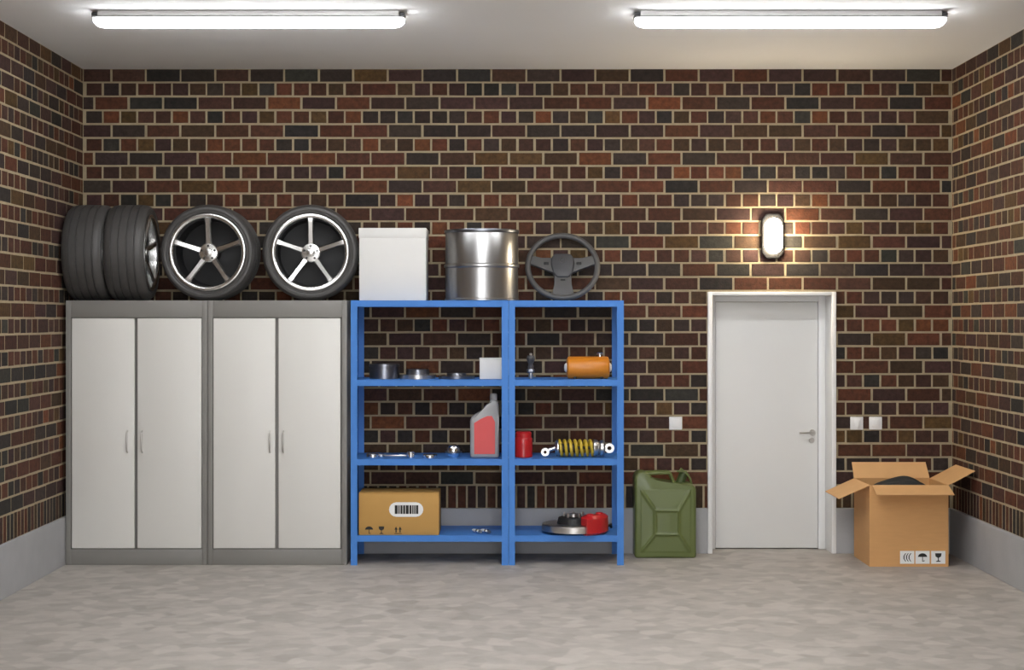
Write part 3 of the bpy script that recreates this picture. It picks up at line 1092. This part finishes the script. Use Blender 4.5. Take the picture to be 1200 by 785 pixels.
sq = [J(767.5, 626), J(795.5, 626), J(795.5, 598), J(767.5, 598)]
cor = [J(751.5, 646.5), J(809, 646.5), J(809, 575), J(751.5, 575)]
segs = [(sq[i], sq[(i + 1) % 4]) for i in range(4)] + [(cor[i], sq[i]) for i in range(4)]
grid = []
for i in range(nx + 1):
    row = []
    for k in range(nz + 1):
        px_ = ax + (bx_ - ax) * i / nx
        pz_ = az + (bz - az) * k / nz
        edge = min(px_ - ax, bx_ - px_, pz_ - az, bz - pz_)
        dd = min(seg_d(px_, pz_, a, b) for a, b in segs)
        rib = math.exp(-(dd / 0.009) ** 2) * 0.011
        hgt = min(edge / 0.012, 1.0) * 0.002 + rib * min(edge / 0.03, 1.0) + min(edge / 0.17, 1.0) * 0.010
        if edge < 1e-6:
            hgt = -0.002
        row.append(bm.verts.new((px_, -hgt, pz_)))
    grid.append(row)
for i in range(nx):
    for k in range(nz):
        bm.faces.new((grid[i][k], grid[i + 1][k], grid[i + 1][k + 1], grid[i][k + 1]))
finish('pressed_panel', bm, M_GREEN, t, angle=60)
for yy in (0.045, 0.108, 0.170):
    bm = bmesh.new()
    a, b, c, d = J(757, 556), J(772, 555), J(786, 555), J(791, 567)
    tube(bm, [(a[0], yy, a[1]), (b[0], yy, b[1]), (c[0], yy, c[1]), (d[0], yy, d[1])], 0.013, 10)
    finish('handle', bm, M_GREEN, t)
a, b = J(798, 568), J(803, 556)
finish('spout', tube(bmesh.new(), [(a[0], 0.108, a[1] - 0.01), (b[0], 0.108, b[1])], 0.034, 20), M_GREEN2, t)
bm = bmesh.new()
c = J(805, 553.5)
tube(bm, [(b[0], 0.108, b[1]), (c[0], 0.108, c[1])], 0.043, 20)
cap = finish('spout_cap', bm, M_GREEN, t)
d, e = J(794, 553), J(810, 562)
finish('cap_lever', tube(bmesh.new(), [(d[0], 0.062, d[1]), (c[0], 0.06, c[1]), (e[0], 0.06, e[1]), (e[0] + 0.01, 0.06, e[1] - 0.04)], 0.008, 8), M_GREEN, cap)

# ------------------------------------------------------------------ open carton by the right wall
YB0, YB1 = 11.81, 12.335
xa_, xb_ = X(1019, YB0), X(1111.5, YB0)
t = thing('carton', ((xa_ + xb_) / 2, YB0, 0), 'open brown cardboard carton with raised flaps in the right corner', 'box')
hw = (xb_ - xa_) / 2
hb = 0.60
dep = YB1 - YB0
th = 0.006
bm = bmesh.new()
box(bm, -hw, hw, 0, th, 0, hb)
box(bm, -hw, hw, dep - th, dep, 0, hb)
box(bm, -hw, -hw + th, th, dep - th, 0, hb)
box(bm, hw - th, hw, th, dep - th, 0, hb)
box(bm, -hw + th, hw - th, th, dep - th, 0, th)
finish('body', bm, M_CARD, t, smooth=False)


def flap(a, b, c, d):
    """quad a-b hinge, c-d outer edge, given thickness"""
    a, b, c, d = [Vector(v) for v in (a, b, c, d)]
    n_ = (b - a).cross(d - a).normalized() * (th / 2)
    bm_ = bmesh.new()
    lo = [bm_.verts.new(v - n_) for v in (a, b, c, d)]
    hi = [bm_.verts.new(v + n_) for v in (a, b, c, d)]
    bm_.faces.new(lo)
    bm_.faces.new(hi[::-1])
    for i in range(4):
        j = (i + 1) % 4
        bm_.faces.new((lo[i], hi[i], hi[j], lo[j]))
    return finish('flap', bm_, M_CARDIN, t, smooth=False)


flap((-hw + 0.02, 0.0, hb), (hw, 0.0, hb), (hw - 0.005, -0.175, hb - 0.052), (-hw + 0.012, -0.175, hb - 0.052))
flap((-hw, dep, hb), (hw, dep, hb), (hw - 0.005, dep + 0.105, hb + 0.115), (-hw + 0.005, dep + 0.105, hb + 0.115))
flap((-hw, 0.005, hb), (-hw, dep - 0.01, hb), (-hw - 0.225, dep - 0.015, hb - 0.10), (-hw - 0.225, 0.01, hb - 0.10))
flap((hw, 0.005, hb), (hw, dep - 0.01, hb), (hw + 0.198, dep - 0.015, hb + 0.105), (hw + 0.198, 0.01, hb + 0.105))
for px, kd in ((1063, 'waves'), (1081, 'umbrella'), (1099.5, 'fragile')):
    lx, lz = X(px, YB0) - t.location.x, Z(653, YB0)
    l_ = finish('label', B(lx - 0.052, lx + 0.052, -0.002, 0.0, lz - 0.047, lz + 0.047), M_WHITE, t, smooth=False)
    icon(kd, lx, lz, 0.034, -0.0032, l_)

# dark bundle inside the carton
bm = bmesh.new()
nx, ny = 28, 20
g_ = []
for i in range(nx + 1):
    row = []
    for k in range(ny + 1):
        u, v = i / nx * 2 - 1, k / ny * 2 - 1
        fall = max(0.0, 1 - (abs(u) ** 2.4)) * max(0.0, 1 - (abs(v) ** 3))
        zz = 0.48 + 0.145 * fall + 0.012 * math.sin(5 * u + 2 * v) * fall + 0.008 * math.sin(9 * v)
        row.append(bm.verts.new((u * (hw - 0.012), dep / 2 + v * (dep / 2 - 0.012), zz)))
    g_.append(row)
for i in range(nx):
    for k in range(ny):
        bm.faces.new((g_[i][k], g_[i + 1][k], g_[i + 1][k + 1], g_[i][k + 1]))
lo = {}
border = [g_[i][0] for i in range(nx + 1)] + [g_[nx][k] for k in range(1, ny + 1)] + [g_[i][ny] for i in range(nx - 1, -1, -1)] + [g_[0][k] for k in range(ny - 1, 0, -1)]
low = [bm.verts.new((v.co.x, v.co.y, 0.01)) for v in border]
for i in range(len(border)):
    j = (i + 1) % len(border)
    bm.faces.new((border[i], low[i], low[j], border[j]))
bm.faces.new(low)
o = finish('dark_bundle', bm, M_BUNDLE, loc=t.location.copy())
tag(o, 'dark grey rounded bundle bulging out of the open carton', 'bundle')
